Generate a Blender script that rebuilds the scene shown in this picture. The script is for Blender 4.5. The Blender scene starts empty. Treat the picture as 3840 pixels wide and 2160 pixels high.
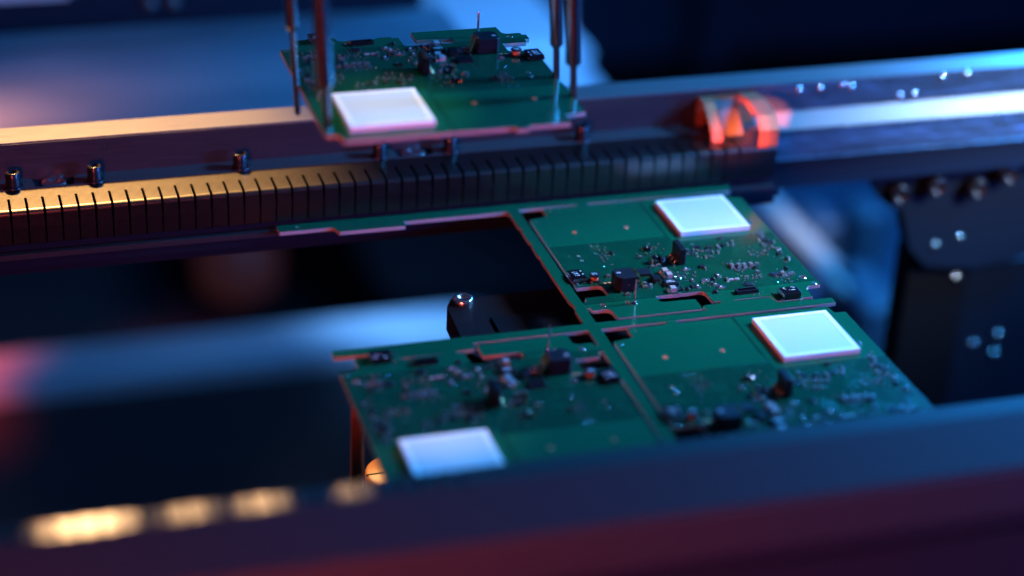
import bpy, bmesh, math, random
from mathutils import Matrix, Vector
# 1 Blender unit = 1 cm
S = bpy.context.scene
COL = S.collection
R = math.radians

# ------------------------------------------------------------------ camera
cam = bpy.data.objects.new('camera', bpy.data.cameras.new('camera'))
COL.objects.link(cam)
M = Matrix(((0.9562500932741765, 0.09876448580047226, -0.27537489983238655, -24.18573677),
            (-0.28934638365510945, 0.4582225260691048, -0.8404229809260089, -55.85262304),
            (0.04317903865116949, 0.8833332853161466, 0.4667524800938333, 29.73522131),
            (0, 0, 0, 1)))
cam.matrix_world = M
cam.data.sensor_width = 36.0
cam.data.lens = 70.475
cam.data.clip_start = 1.0
cam.data.clip_end = 2000.0
cam.data.dof.use_dof = True
cam.data.dof.focus_distance = 64.3
cam.data.dof.aperture_fstop = 0.0350
S.camera = cam

# ------------------------------------------------------------------ world + exposure
W = bpy.data.worlds.new('World'); S.world = W; W.use_nodes = True
bg = W.node_tree.nodes['Background']
bg.inputs['Color'].default_value = (0.012, 0.020, 0.075, 1)
bg.inputs['Strength'].default_value = 1.1
S.view_settings.view_transform = 'Standard'
S.view_settings.look = 'None'
S.view_settings.exposure = 0.0
S.view_settings.gamma = 1.0
S.cycles.use_denoising = True
S.cycles.max_bounces = 6
S.cycles.sample_clamp_indirect = 6.0

# ------------------------------------------------------------------ lamps and added fills
def area(name, loc, target, size, power, color, size_y=None, spread=180):
    d = bpy.data.lights.new(name, 'AREA'); d.energy = power; d.color = color
    d.shape = 'RECTANGLE' if size_y else 'DISK'
    d.size = size
    if size_y: d.size_y = size_y
    d.spread = R(spread)
    o = bpy.data.objects.new(name, d); COL.objects.link(o)
    o.location = loc
    o.rotation_euler = (Vector(target) - Vector(loc)).to_track_quat('-Z', 'Y').to_euler()
    return o
def spot(name, loc, target, angle, blend, power, color, radius=1.0):
    d = bpy.data.lights.new(name, 'SPOT'); d.energy = power; d.color = color
    d.spot_size = R(angle); d.spot_blend = blend; d.shadow_soft_size = radius
    o = bpy.data.objects.new(name, d); COL.objects.link(o)
    o.location = loc
    o.rotation_euler = (Vector(target) - Vector(loc)).to_track_quat('-Z', 'Y').to_euler()
    return o
area('blue_key_lamp', (38, -4, 29), (1, -3, 0), 11, 84000, (0.03, 0.33, 1.0))
spot('white_board_fill', (36, -2, 30), (1.0, -3.0, 0), 17, 0.9, 115000, (1.0, 0.82, 0.45), 4.0)  # added fill without a known source, whitens the boards over the blue key
spot('white_beam_fill', (44, -30, 31), (17, 5.8, 1.2), 17, 1.0, 360000, (0.66, 0.84, 1.0), 4.0)  # added spot, brightens the stripe along the beam
area('blue_front_lamp', (58, -46, 12), (0, 0, 0), 14, 78000, (0.05, 0.20, 1.0))
area('red_side_lamp', (-31, -42, 11), (-6, -3, 1), 8, 10500, (1.0, 0.11, 0.07))
spot('red_corner_fill', (-31, -30, 9), (-18, -18, 2.5), 75, 1.0, 9000, (1.0, 0.16, 0.10), 2.0)  # added red spot for the left end of the near rail
area('red_front_lamp', (-40, -48, 2), (-19, -19, 1), 8, 2000, (1.0, 0.10, 0.08))
spot('red_cover_fill', (-26.5, 16.5, 2.2), (-22.5, 18.5, -2), 70, 1.0, 15000, (1.0, 0.32, 0.17), 2.0)  # added spot just out of view, tints the cover pink
spot('red_floor_fill', (-40, 30, -15), (-25, 47.5, -30), 17, 1.0, 560000, (1.0, 0.07, 0.025), 2.0)  # added spot, reddens the left end of the lower rail
area('blue_cover_fill', (46, 44, 26), (-6, 20, -2), 14, 56000, (0.015, 0.28, 1.0))  # added fill that turns the cover sheet blue
spot('warm_spot_lamp', (-19, 26, 30), (-18.0, 5.9, 1.9), 27, 0.75, 285000, (1.0, 0.52, 0.18), 1.2)
spot('warm_board_lamp', (-11, 24, 44), (-10.9, -3.1, 7.05), 7.5, 1.0, 92000, (1.0, 0.76, 0.36), 0.4)
for i, (lx, tx, w, e) in enumerate(((-18.4, -21.2, 3.2, 1500000), (-13.8, -18.75, 1.5, 640000), (-11.0, -16.95, 1.5, 640000), (-6.8, -14.7, .9, 380000))):
    spot('warm_rail_fill', (lx, 22, 26), (tx, -14.5, 1.58), w, 1.0, e * 1.25, (1.0, 0.55, 0.24), 0.5)  # added narrow spots, each makes one glow on the near rail
spot('red_hood_fill', (-30, -30, 9), (3.7, 4.1, 1.7), 2.2, 1.0, 2600000, (1.0, 0.15, 0.035), 0.6)  # added spot aimed at the end hood alone
spot('blue_floor_fill', (30, 20, 6), (3, 49.5, -30), 13, 1.0, 1000000, (0.16, 0.45, 1.0), 2.0)  # added spot, makes the pool of light on the lower rail
spot('blue_block_fill', (48, 36, 26), (14, 64, -17), 34, 1.0, 330000, (0.10, 0.40, 1.0), 3.0)  # added spot to bring out the pale blocks
spot('blue_rear_fill', (62, 10, 10), (25, 36, -20), 34, 1.0, 22000, (0.04, 0.32, 1.0), 3.0)  # added spot for the blocks right of the boards
spot('white_bar_fill', (32, 18, 12), (23.2, 36.5, -20), 11, 1.0, 60000, (1.0, 0.85, 0.62), 1.0)  # added spot, whitens the beige bar only

# ------------------------------------------------------------------ materials
def mat(name, color, rough=0.5, metal=0.0, coat=0.0, spec=0.5, emit=None, es=0.0, aniso=0.0):
    m = bpy.data.materials.new(name); m.use_nodes = True
    b = m.node_tree.nodes['Principled BSDF']
    b.inputs['Base Color'].default_value = (*color, 1)
    b.inputs['Roughness'].default_value = rough
    b.inputs['Metallic'].default_value = metal
    b.inputs['Coat Weight'].default_value = coat
    b.inputs['Coat Roughness'].default_value = 0.08
    b.inputs['Specular IOR Level'].default_value = spec
    if emit:
        b.inputs['Emission Color'].default_value = (*emit, 1)
        b.inputs['Emission Strength'].default_value = es
    return m
def N(m, t, **kw):
    n = m.node_tree.nodes.new(t)
    for k, v in kw.items(): setattr(n, k, v)
    return n
def link(m, a, b): m.node_tree.links.new(a, b)
def bsdf(m): return m.node_tree.nodes['Principled BSDF']

def grain(m, scale=(1, 1, 1), strength=0.05, rough=None, noise_scale=20.0, dist=0.01, detail=4):
    """fine relief and uneven gloss from stretched noise in object space"""
    tc = N(m, 'ShaderNodeTexCoord'); mp = N(m, 'ShaderNodeMapping')
    mp.inputs['Scale'].default_value = scale
    nz = N(m, 'ShaderNodeTexNoise'); nz.inputs['Scale'].default_value = noise_scale
    nz.inputs['Detail'].default_value = detail
    link(m, tc.outputs['Object'], mp.inputs['Vector']); link(m, mp.outputs['Vector'], nz.inputs['Vector'])
    bp = N(m, 'ShaderNodeBump'); bp.inputs['Strength'].default_value = strength
    bp.inputs['Distance'].default_value = dist
    link(m, nz.outputs['Fac'], bp.inputs['Height']); link(m, bp.outputs['Normal'], bsdf(m).inputs['Normal'])
    if rough:
        mr = N(m, 'ShaderNodeMapRange')
        mr.inputs['From Min'].default_value = 0.3; mr.inputs['From Max'].default_value = 0.7
        mr.inputs['To Min'].default_value = rough[0]; mr.inputs['To Max'].default_value = rough[1]
        link(m, nz.outputs['Fac'], mr.inputs['Value']); link(m, mr.outputs['Result'], bsdf(m).inputs['Roughness'])
    return m

# solder mask: copper pour above v = 0.17, bare laminate with traces below; object space = board space
MASK = mat('solder_mask', (0.0, 0.10, 0.07), 0.16, 0.0, 0.0, 0.55)
def build_mask(m):
    tc = N(m, 'ShaderNodeTexCoord'); sp = N(m, 'ShaderNodeSeparateXYZ')
    link(m, tc.outputs['Object'], sp.inputs['Vector'])
    def step(src, edge, w=0.02):
        r = N(m, 'ShaderNodeMapRange'); r.inputs['From Min'].default_value = edge - w; r.inputs['From Max'].default_value = edge + w
        link(m, src, r.inputs['Value']); return r.outputs['Result']
    def mth(op, a, b=None):
        n = N(m, 'ShaderNodeMath', operation=op)
        for i, x in enumerate((a, b)):
            if x is None: continue
            if isinstance(x, (int, float)): n.inputs[i].default_value = x
            else: link(m, x, n.inputs[i])
        return n.outputs[0]
    x, y = sp.outputs['X'], sp.outputs['Y']
    pour = step(y, 0.17)
    leftpart = mth('SUBTRACT', 1.0, step(x, -0.52))
    pour = mth('MULTIPLY', pour, leftpart)
    under = mth('MULTIPLY', step(y, -0.28), step(x, -0.40))
    low = mth('SUBTRACT', 1.0, step(y, -3.9))
    pour = mth('MAXIMUM', mth('MAXIMUM', pour, under), mth('MULTIPLY', low, 0.8))
    # traces: thin mitred lines from a stepped distortion
    mp = N(m, 'ShaderNodeMapping'); mp.inputs['Rotation'].default_value = (0, 0, R(45))
    link(m, tc.outputs['Object'], mp.inputs['Vector'])
    vo = N(m, 'ShaderNodeTexVoronoi', distance='MANHATTAN', feature='F1'); vo.inputs['Scale'].default_value = 1.1
    link(m, mp.outputs['Vector'], vo.inputs['Vector'])
    ring = mth('FRACT', mth('MULTIPLY', vo.outputs['Distance'], 6.0))
    tr = mth('LESS_THAN', mth('ABSOLUTE', mth('SUBTRACT', ring, 0.5)), 0.16)
    n1 = N(m, 'ShaderNodeTexNoise'); n1.inputs['Scale'].default_value = 0.8
    link(m, tc.outputs['Object'], n1.inputs['Vector'])
    tr = mth('MULTIPLY', tr, mth('GREATER_THAN', n1.outputs['Fac'], 0.52))
    cop = mth('MINIMUM', 1.0, mth('ADD', pour, mth('MULTIPLY', tr, 0.55)))
    n2 = N(m, 'ShaderNodeTexNoise'); n2.inputs['Scale'].default_value = 60; n2.inputs['Detail'].default_value = 3
    link(m, tc.outputs['Object'], n2.inputs['Vector'])
    mix = N(m, 'ShaderNodeMix', data_type='RGBA')
    mix.inputs[6].default_value = (0.001, 0.054, 0.026, 1); mix.inputs[7].default_value = (0.001, 0.094, 0.042, 1)
    link(m, cop, mix.inputs[0]); link(m, mix.outputs[2], bsdf(m).inputs['Base Color'])
    bp = N(m, 'ShaderNodeBump'); bp.inputs['Strength'].default_value = 0.25; bp.inputs['Distance'].default_value = 0.006
    h = mth('ADD', cop, mth('MULTIPLY', n2.outputs['Fac'], 0.25))
    link(m, h, bp.inputs['Height']); link(m, bp.outputs['Normal'], bsdf(m).inputs['Normal'])
build_mask(MASK)
MASKF = mat('frame_mask', (0.001, 0.084, 0.037), 0.16, 0.0, 0.0, 0.55); grain(MASKF, noise_scale=50, strength=0.12, dist=0.006)
FR4 = mat('fr4_edge', (0.37, 0.33, 0.29), 0.6); grain(FR4, (1, 1, 6), 0.3, noise_scale=40)
SHI_T = mat('shield_face', (0.58, 0.68, 0.70), 0.38); grain(SHI_T, noise_scale=80, strength=0.05)
SHI_R = mat('shield_rim', (0.90, 0.91, 0.90), 0.42)
BLK = mat('black_plastic', (0.004, 0.004, 0.006), 0.42, 0, 0, 0.22); grain(BLK, noise_scale=120, strength=0.25, dist=0.004)
BLKM = mat('matte_black', (0.005, 0.005, 0.009), 0.5, 0, 0, 0.18); grain(BLKM, noise_scale=90, strength=0.4, dist=0.006)
BLKG = mat('gloss_black', (0.006, 0.006, 0.008), 0.12, 0, 0.4)
TIN = mat('tin', (0.80, 0.80, 0.80), 0.24, 1.0)
GOLD = mat('gold', (0.95, 0.62, 0.25), 0.25, 1.0)
COPPAD = mat('copper_pad', (0.80, 0.26, 0.12), 0.35, 0.4)
TAN = mat('ceramic_tan', (0.12, 0.10, 0.09), 0.4)
BRN = mat('ceramic_grey', (0.34, 0.30, 0.29), 0.45)
INK = mat('marking_ink', (0.75, 0.77, 0.78), 0.6)
def brushed(name, color, rough=(0.25, 0.4), stretch=(0.15, 8, 8), strength=0.12, ns=6):
    m = mat(name, color, 0.3, 1.0); grain(m, stretch, strength, rough, ns, 0.02); return m
STEEL = mat('spring_steel', (0.125, 0.12, 0.11), 0.3, 1.0); grain(STEEL, (1.2, 3, 3), 0.05, (0.28, 0.36), 12, 0.01)
ALU = mat('brushed_aluminium', (0.15, 0.145, 0.14), 0.42, 0.35); grain(ALU, (0.15, 8, 8), 0.10, (0.30, 0.42), 6, 0.02)
ALUD = mat('grey_aluminium', (0.10, 0.09, 0.09), 0.4, 0.5); grain(ALUD, (0.15, 8, 8), 0.1, (0.35, 0.5), 6, 0.02)
ANOD = mat('dark_anodised', (0.008, 0.012, 0.022), 0.5, 0.0, 0, 0.08); grain(ANOD, noise_scale=60, strength=0.12, dist=0.005)
SCREW = mat('black_oxide', (0.022, 0.022, 0.026), 0.22, 0.5)
GLOSSD = mat('gloss_dark_cover', (0.03, 0.022, 0.026), 0.34); grain(GLOSSD, (0.4, 4, 4), 0.25, (0.28, 0.45), 2.5, 0.04)
NBEAM = mat('foreground_anodised', (0.026, 0.018, 0.024), 0.6, 0, 0, 0.05); grain(NBEAM, noise_scale=30, strength=0.1)
PINM = mat('dark_pin', (0.34, 0.33, 0.33), 0.16, 1.0)
ROD = mat('polished_rod', (0.26, 0.26, 0.28), 0.22, 1.0); grain(ROD, (8, 8, 0.3), 0.04, None, 8)
ORANGE_LIT = mat('orange_lit_metal', (0.70, 0.20, 0.08), 0.42, 0.6); grain(ORANGE_LIT, noise_scale=14, strength=0.15, dist=0.02)  # orange light on hood and post put into the base colour
DSTEEL = mat('blackened_steel', (0.035, 0.033, 0.034), 0.5, 0.0, 0, 0.1); grain(DSTEEL, noise_scale=40, strength=0.1)
DARK = mat('dark_paint', (0.008, 0.0065, 0.008), 0.55, 0, 0, 0.08); grain(DARK, noise_scale=30, strength=0.15)
SHEET = mat('cover_sheet_paint', (0.34, 0.36, 0.40), 0.5, 0.25); grain(SHEET, (0.1, 3, 3), 0.08, (0.42, 0.55), 4, 0.02)
def blotch(m, c0, c1, scale, stretch=(1, 1, 1)):
    tc = N(m, 'ShaderNodeTexCoord'); mp = N(m, 'ShaderNodeMapping'); mp.inputs['Scale'].default_value = stretch
    nz = N(m, 'ShaderNodeTexNoise'); nz.inputs['Scale'].default_value = scale; nz.inputs['Detail'].default_value = 3
    link(m, tc.outputs['Object'], mp.inputs['Vector']); link(m, mp.outputs['Vector'], nz.inputs['Vector'])
    mr = N(m, 'ShaderNodeMapRange'); mr.inputs['From Min'].default_value = .35; mr.inputs['From Max'].default_value = .65; link(m, nz.outputs['Fac'], mr.inputs['Value'])
    mx = N(m, 'ShaderNodeMix', data_type='RGBA'); mx.inputs[6].default_value = (*c0, 1); mx.inputs[7].default_value = (*c1, 1)
    link(m, mr.outputs['Result'], mx.inputs[0]); link(m, mx.outputs[2], bsdf(m).inputs['Base Color'])
blotch(SHEET, (0.10, 0.14, 0.17), (0.23, 0.25, 0.27), 0.12, (.4, 1, 1))
RUBBER = mat('belt_rubber', (0.012, 0.012, 0.014), 0.6)
WALLM = mat('wall_paint', (0.05, 0.075, 0.15), 0.7); grain(WALLM, noise_scale=1.5, strength=0.2, dist=0.1)
FLOORM = mat('floor_paint', (0.012, 0.010, 0.012), 0.7, 0, 0, 0.03); grain(FLOORM, noise_scale=1.2, strength=0.2, dist=0.1)
REDM = mat('red_paint', (0.10, 0.008, 0.012), 0.6)
REDGLOW = mat('red_glow', (0.05, 0.010, 0.010), 0.6, emit=(1.0, 0.30, 0.34), es=0.020)  # emission stands in for a blurred red reflection
RAILP = mat('grey_rail_paint', (0.045, 0.034, 0.034), 0.5, 0, 0, 0.2); grain(RAILP, noise_scale=20, strength=0.1)
BEIGE = mat('beige_paint', (0.42, 0.38, 0.34), 0.5)
CAPC = mat('cap_warm_light', (0.30, 0.13, 0.05), 0.42)  # warm light on the cap's top put into its colour
NAVY = mat('navy_paint', (0.016, 0.032, 0.062), 0.6)
UPPER = mat('glossy_channel', (0.06, 0.09, 0.13), 0.26, 0.5); grain(UPPER, (0.35, 1.5, 1.5), 0.8, (0.18, 0.40), 1.6, 0.12)  # darker, bluer than the extrusion: dimmer light on these facets put into colour
BLUEB = mat('dull_block_paint', (0.07, 0.085, 0.11), 0.5); grain(BLUEB, noise_scale=0.6, strength=0.3, dist=0.2)
WHITEM = mat('pale_paint', (0.34, 0.37, 0.42), 0.5); grain(WHITEM, noise_scale=0.6, strength=0.3, dist=0.2)

# ------------------------------------------------------------------ mesh helpers
class MB:
    def __init__(s): s.v = []; s.f = []; s.mi = []; s.mats = []; s.sm = []
    def mid(s, m):
        if m not in s.mats: s.mats.append(m)
        return s.mats.index(m)
    def add(s, vs, fs, m, smooth=False):
        o = len(s.v); k = s.mid(m); s.v += [tuple(v) for v in vs]
        for f in fs: s.f.append([i + o for i in f]); s.mi.append(k); s.sm.append(smooth)
        return s
    def box(s, x0, x1, y0, y1, z0, z1, m, top=None, taper=0.0):
        t = taper
        vs = [(x0, y0, z0), (x1, y0, z0), (x1, y1, z0), (x0, y1, z0), (x0 + t, y0 + t, z1), (x1 - t, y0 + t, z1), (x1 - t, y1 - t, z1), (x0 + t, y1 - t, z1)]
        side = [(0, 3, 2, 1), (0, 1, 5, 4), (1, 2, 6, 5), (2, 3, 7, 6), (3, 0, 4, 7)]
        s.add(vs, side, m)
        return s.add(vs, [(4, 5, 6, 7)], top or m)
    def bbox(s, x0, x1, y0, y1, z0, z1, b, m, top=None):
        """box with chamfered top edges and vertical corners"""
        def ring(i, z): 
            return [(x0 + b + i, y0 + i, z), (x1 - b - i, y0 + i, z), (x1 - i, y0 + b + i, z), (x1 - i, y1 - b - i, z), (x1 - b - i, y1 - i, z), (x0 + b + i, y1 - i, z), (x0 + i, y1 - b - i, z), (x0 + i, y0 + b + i, z)]
        vs = ring(0, z0) + ring(0, z1 - b) + ring(b, z1)
        fs = [tuple(range(7, -1, -1))]
        for r in (0, 1):
            for i in range(8):
                j = (i + 1) % 8; fs.append((r * 8 + i, r * 8 + j, r * 8 + 8 + j, r * 8 + 8 + i))
        s.add(vs, fs, m); return s.add(vs[16:], [tuple(range(8))], top or m)
    def prism_x(s, prof, x0, x1, m, caps=True):
        """profile of (y, z) points, counter-clockwise seen from -x or +x, swept along x"""
        n = len(prof); vs = [(x0, y, z) for y, z in prof] + [(x1, y, z) for y, z in prof]
        s.add(vs, [(i, (i + 1) % n, n + (i + 1) % n, n + i) for i in range(n)], m)
        if caps: s.add(vs, [tuple(range(n - 1, -1, -1)), tuple(range(n, 2 * n))], m)
        return s
    def lathe(s, prof, m, seg=20, at=(0, 0, 0), axis='z', smooth=True, capm=None):
        """profile of (r, h) from bottom to top"""
        vs = []; fs = []; n = len(prof)
        for r, h in prof:
            for k in range(seg):
                a = 2 * math.pi * k / seg; p = (r * math.cos(a), r * math.sin(a), h)
                if axis == 'x': p = (p[2], p[0], p[1])
                if axis == 'y': p = (p[1], -p[2], p[0])      # up = -y
                vs.append((p[0] + at[0], p[1] + at[1], p[2] + at[2]))
        for i in range(n - 1):
            for k in range(seg):
                j = (k + 1) % seg; fs.append((i * seg + k, i * seg + j, (i + 1) * seg + j, (i + 1) * seg + k))
        s.add(vs, fs, m, smooth)
        s.add(vs, [tuple(range(seg - 1, -1, -1)), tuple(range((n - 1) * seg, n * seg))], capm or m)
        return s
    def tube(s, pts, r, m, seg=10, r1=None):
        pts = [Vector(p) for p in pts]; vs = []; fs = []; n = len(pts)
        for i, p in enumerate(pts):
            d = (pts[min(i + 1, n - 1)] - pts[max(i - 1, 0)]).normalized()
            a = d.orthogonal().normalized() if i == 0 else (a - d * a.dot(d)).normalized()
            b = d.cross(a); rr = r if r1 is None else r + (r1 - r) * i / (n - 1)
            vs += [p + a * rr * math.cos(2 * math.pi * k / seg) + b * rr * math.sin(2 * math.pi * k / seg) for k in range(seg)]
        for i in range(n - 1):
            for k in range(seg):
                j = (k + 1) % seg; fs.append((i * seg + k, i * seg + j, (i + 1) * seg + j, (i + 1) * seg + k))
        s.add(vs, fs, m, True); return s.add(vs, [tuple(range(seg - 1, -1, -1)), tuple(range((n - 1) * seg, n * seg))], m)
    def mesh(s, name):
        me = bpy.data.meshes.new(name); me.from_pydata(s.v, [], s.f)
        for m in s.mats: me.materials.append(m)
        me.polygons.foreach_set('material_index', s.mi); me.polygons.foreach_set('use_smooth', s.sm)
        bm = bmesh.new(); bm.from_mesh(me); bmesh.ops.recalc_face_normals(bm, faces=bm.faces); bm.to_mesh(me); bm.free()
        me.update(); return me
    def obj(s, name, parent=None, loc=(0, 0, 0), rz=0): return put(name, s.mesh(name), parent, loc, rz)
def put(name, me, parent=None, loc=(0, 0, 0), rz=0):
    o = bpy.data.objects.new(name, me); COL.objects.link(o); o.location = loc; o.rotation_euler = (0, 0, rz)
    if parent: o.parent = parent
    return o
def tag(o, label, cat, group=None):
    o['label'] = label; o['category'] = cat
    if group: o['group'] = group
    return o
def thing(name, label, cat, loc=(0, 0, 0), rz=0, group=None):
    o = bpy.data.objects.new(name, None); COL.objects.link(o); o.location = loc; o.rotation_euler = (0, 0, rz)
    o.empty_display_size = 0.5
    return tag(o, label, cat, group)
def struct(o): o['kind'] = 'structure'; return o

def fillet(pts, r=0.08, seg=4):
    """round polygon corners; a point may carry its own radius as a third value"""
    out = []; n = len(pts)
    for i, p in enumerate(pts):
        rr = p[2] if len(p) > 2 else r
        a, b, c = Vector(pts[i - 1][:2]), Vector(p[:2]), Vector(pts[(i + 1) % n][:2])
        u, w = (a - b), (c - b); lu, lw = u.length, w.length
        u.normalize(); w.normalize(); ang = u.angle(w)
        if rr <= 0 or ang > 3.0: out.append((b.x, b.y)); continue
        d = min(rr / math.tan(ang / 2), lu * 0.48, lw * 0.48); rr2 = d * math.tan(ang / 2)
        ctr = b + (u + w).normalized() * (rr2 / math.sin(ang / 2))
        s0 = b + u * d - ctr; s1 = b + w * d - ctr
        a0 = math.atan2(s0.y, s0.x); da = (math.atan2(s1.y, s1.x) - a0 + math.pi) % (2 * math.pi) - math.pi
        for k in range(seg + 1):
            t = a0 + da * k / seg; out.append((ctr.x + rr2 * math.cos(t), ctr.y + rr2 * math.sin(t)))
    return out
def circle(x, y, r, ry=None, n=14, rot=0):
    ry = ry or r; c, s_ = math.cos(rot), math.sin(rot); o = []
    for k in range(n):
        a = 2 * math.pi * k / n; px, py = r * math.cos(a), ry * math.sin(a)
        o.append((x + px * c - py * s_, y + px * s_ + py * c))
    return o
def plate(name, outline, holes, z0, z1, top, side):
    """flat plate with holes; faces looking up get `top`, the rest `side`"""
    cu = bpy.data.curves.new(name + '_outline', 'CURVE'); cu.dimensions = '2D'; cu.fill_mode = 'BOTH'; cu.extrude = (z1 - z0) / 2
    for loop in [outline] + holes:
        sp = cu.splines.new('POLY'); sp.points.add(len(loop) - 1); sp.use_cyclic_u = True
        for q, (x, y) in zip(sp.points, loop): q.co = (x, y, 0, 1)
    t = bpy.data.objects.new('outline', cu); COL.objects.link(t)
    dg = bpy.context.evaluated_depsgraph_get(); me = bpy.data.meshes.new_from_object(t.evaluated_get(dg)); me.name = name
    bpy.data.objects.remove(t); bpy.data.curves.remove(cu)
    me.materials.clear(); me.materials.append(top); me.materials.append(side)
    zc = (z0 + z1) / 2
    for v in me.vertices: v.co.z += zc
    bm = bmesh.new(); bm.from_mesh(me); bmesh.ops.remove_doubles(bm, verts=bm.verts, dist=1e-5)
    bmesh.ops.recalc_face_normals(bm, faces=bm.faces)
    for f in bm.faces: f.material_index = 0 if f.normal.z > 0.9 else 1; f.smooth = False
    bm.to_mesh(me); bm.free(); return me

# ================================================================== circuit boards
TH = 0.135
BOARD = fillet([(-4.62, 2.28, .03), (-4.62, 1.80, .03), (-4.62, -2.75, .03), (-3.78, -2.75, .16), (-3.78, -3.45, .03), (-4.58, -3.45, .03),
    (-4.60, -3.72, .05), (-4.76, -3.73, .0), (-4.76, -4.11, .0), (-4.62, -4.11, .03), (-4.62, -4.30, .12), (-4.03, -4.28, .2), (-3.99, -4.93, .02),
    (-1.15, -4.93, .02), (-1.15, -4.25, .03), (-2.33, -4.22, .14), (-2.33, -3.80, .05), (-0.67, -3.80, .14), (-0.65, -4.55, .05), (-0.42, -4.56, .03),
    (-0.42, -4.66, .0), (0.04, -4.66, .0), (0.05, -4.58, .03), (1.30, -4.56, .16), (1.36, -4.96, .16), (2.20, -4.97, .03), (2.27, -4.90, .02), (2.64, -4.90, .02),
    (2.64, -4.36, .1), (2.80, -4.19, .1), (3.23, -4.16, .02), (3.23, 2.56, .02), (2.86, 2.58, .04), (2.78, 3.00, .04), (-2.25, 3.00, .02), (-2.27, 3.15, .0),
    (-2.63, 3.15, .0), (-2.65, 3.00, .02), (-3.93, 3.00, .03), (-3.95, 2.42, .05), (-4.60, 2.32, .05)])
HOLES = [circle(-3.42, 1.073, .065), circle(-1.56, 1.083, .065), circle(-4.18, -4.02, .085), circle(-3.36, -4.06, .075, .17, 16, R(-10)),
         circle(2.87, -3.57, .10), circle(-3.84, -0.62, .05), circle(-3.84, -0.96, .055), circle(-3.72, 2.80, .04)]
board_mesh = plate('board', BOARD, HOLES, -TH, 0, MASK, FR4)

# ---- component meshes (origin at the pad plane)
def chip(l, w, h, body, e=.22, name='chip'):
    b = MB(); x = l / 2; y = w / 2; k = l * e
    b.box(-x + k, x - k, -y, y, .008, h, body)
    for s_ in (-1, 1):
        x0, x1 = (-x, -x + k) if s_ < 0 else (x - k, x)
        b.bbox(x0, x1, -y - .004, y + .004, 0, h + .006, .012, TIN)
        a0, a1 = (-x - .05, -x) if s_ < 0 else (x, x + .05)      # solder fillet
        if s_ < 0: vs = [(a0, -y, 0), (a0, y, 0), (a1, y, 0), (a1, -y, 0), (a1, y, h * .6), (a1, -y, h * .6)]
        else: vs = [(a1, -y, 0), (a1, y, 0), (a0, y, 0), (a0, -y, 0), (a0, y, h * .6), (a0, -y, h * .6)]
        b.add(vs, [(0, 1, 4, 5), (0, 5, 3), (1, 2, 4)], TIN)
    return b.mesh(name)
def resistor(l, w, name='chip_resistor'):
    b = MB(); x = l / 2; y = w / 2; k = l * .2; h = .045
    b.box(-x + k, x - k, -y, y, .006, h, BRN, top=BLKG)
    for x0, x1 in ((-x, -x + k), (x - k, x)): b.bbox(x0, x1, -y, y, 0, h + .004, .01, TIN)
    b.box(-x - .045, x + .045, -y - .01, y + .01, 0.001, .008, TIN)
    for q in (-.35, 0, .35): b.box(q * (x - k) - .012, q * (x - k) + .012, -y * .45, y * .45, h + .001, h + .003, INK)
    return b.mesh(name)
def sot(l=.16, w=.11, h=.08, name='transistor'):
    b = MB(); b.bbox(-l / 2, l / 2, -w / 2, w / 2, .012, h, .018, BLK)
    for (px, s_) in ((-l * .32, -1), (l * .32, -1), (0, 1)):
        y0, y1 = (s_ * w / 2, s_ * (w / 2 + .055))
        b.box(px - .018, px + .018, min(y0, y1), max(y0, y1), 0, .022, TIN)
        b.box(px - .018, px + .018, min(y0, y0 + s_ * .018), max(y0, y0 + s_ * .018), .022, .048, TIN)
    return b.mesh(name)
def ic(l, w, h, n, name, sides='y', body=BLK, b_=.015):
    b = MB(); b.bbox(-l / 2, l / 2, -w / 2, w / 2, .01, h, b_, body)
    for i in range(n):
        t = (i + .5) / n - .5
        for s_ in (-1, 1):
            if 'y' in sides:
                p = t * l * .94; q = l / n * .28; y0, y1 = sorted((s_ * w / 2, s_ * (w / 2 + .045))); b.box(p - q, p + q, y0, y1, 0, .02, TIN)
            if 'x' in sides:
                p = t * w * .94; q = w / n * .28; x0, x1 = sorted((s_ * l / 2, s_ * (l / 2 + .05))); b.box(x0, x1, p - q, p + q, 0, .03, TIN)
    return b
def marks(b, x, y, z, w, h, rows, seed):
    """rows of short unreadable ink strokes"""
    rnd = random.Random(seed)
    for r_ in range(rows):
        yy = y + h / 2 - h * (r_ + .5) / rows; xx = x - w / 2
        while xx < x + w / 2 - .02:
            d = rnd.uniform(.012, .03)
            if rnd.random() < .72: b.box(xx, xx + d, yy - h / rows * .3, yy + h / rows * rnd.uniform(.05, .3), z + .001, z + .003, INK)
            xx += d + .012
CAPS = chip(.20, .12, .10, TAN, name='chip_capacitor'); CAPM = chip(.15, .09, .075, TAN, name='chip_capacitor')
CAPT = chip(.11, .065, .055, TAN, name='chip_capacitor'); CAPG = chip(.15, .09, .07, BRN, name='chip_capacitor')
CAPL = chip(.25, .22, .16, BRN, .17, name='large_capacitor')
RES = resistor(.24, .12); RESS = resistor(.17, .10)
SOT = sot(); SOTS = sot(.12, .09, .065)
COMP = []     # (name, mesh, u, v, rz)
def C(name, me, u, v, rz=0): COMP.append((name, me, u, v, R(rz)))

# white square shield can
b = MB(); s_ = 2.5; h = .175; q = .17
b.box(0, s_, 0, s_, .01, h - .012, SHI_R, top=SHI_T)
for x0, x1, y0, y1 in ((0, s_, 0, q), (0, s_, s_ - q, s_), (0, q, q, s_ - q), (s_ - q, s_, q, s_ - q)):
    b.box(x0, x1, y0, y1, h - .012, h, SHI_R)
C('shield_cover', b.mesh('shield_cover'), 0, 0)
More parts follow.
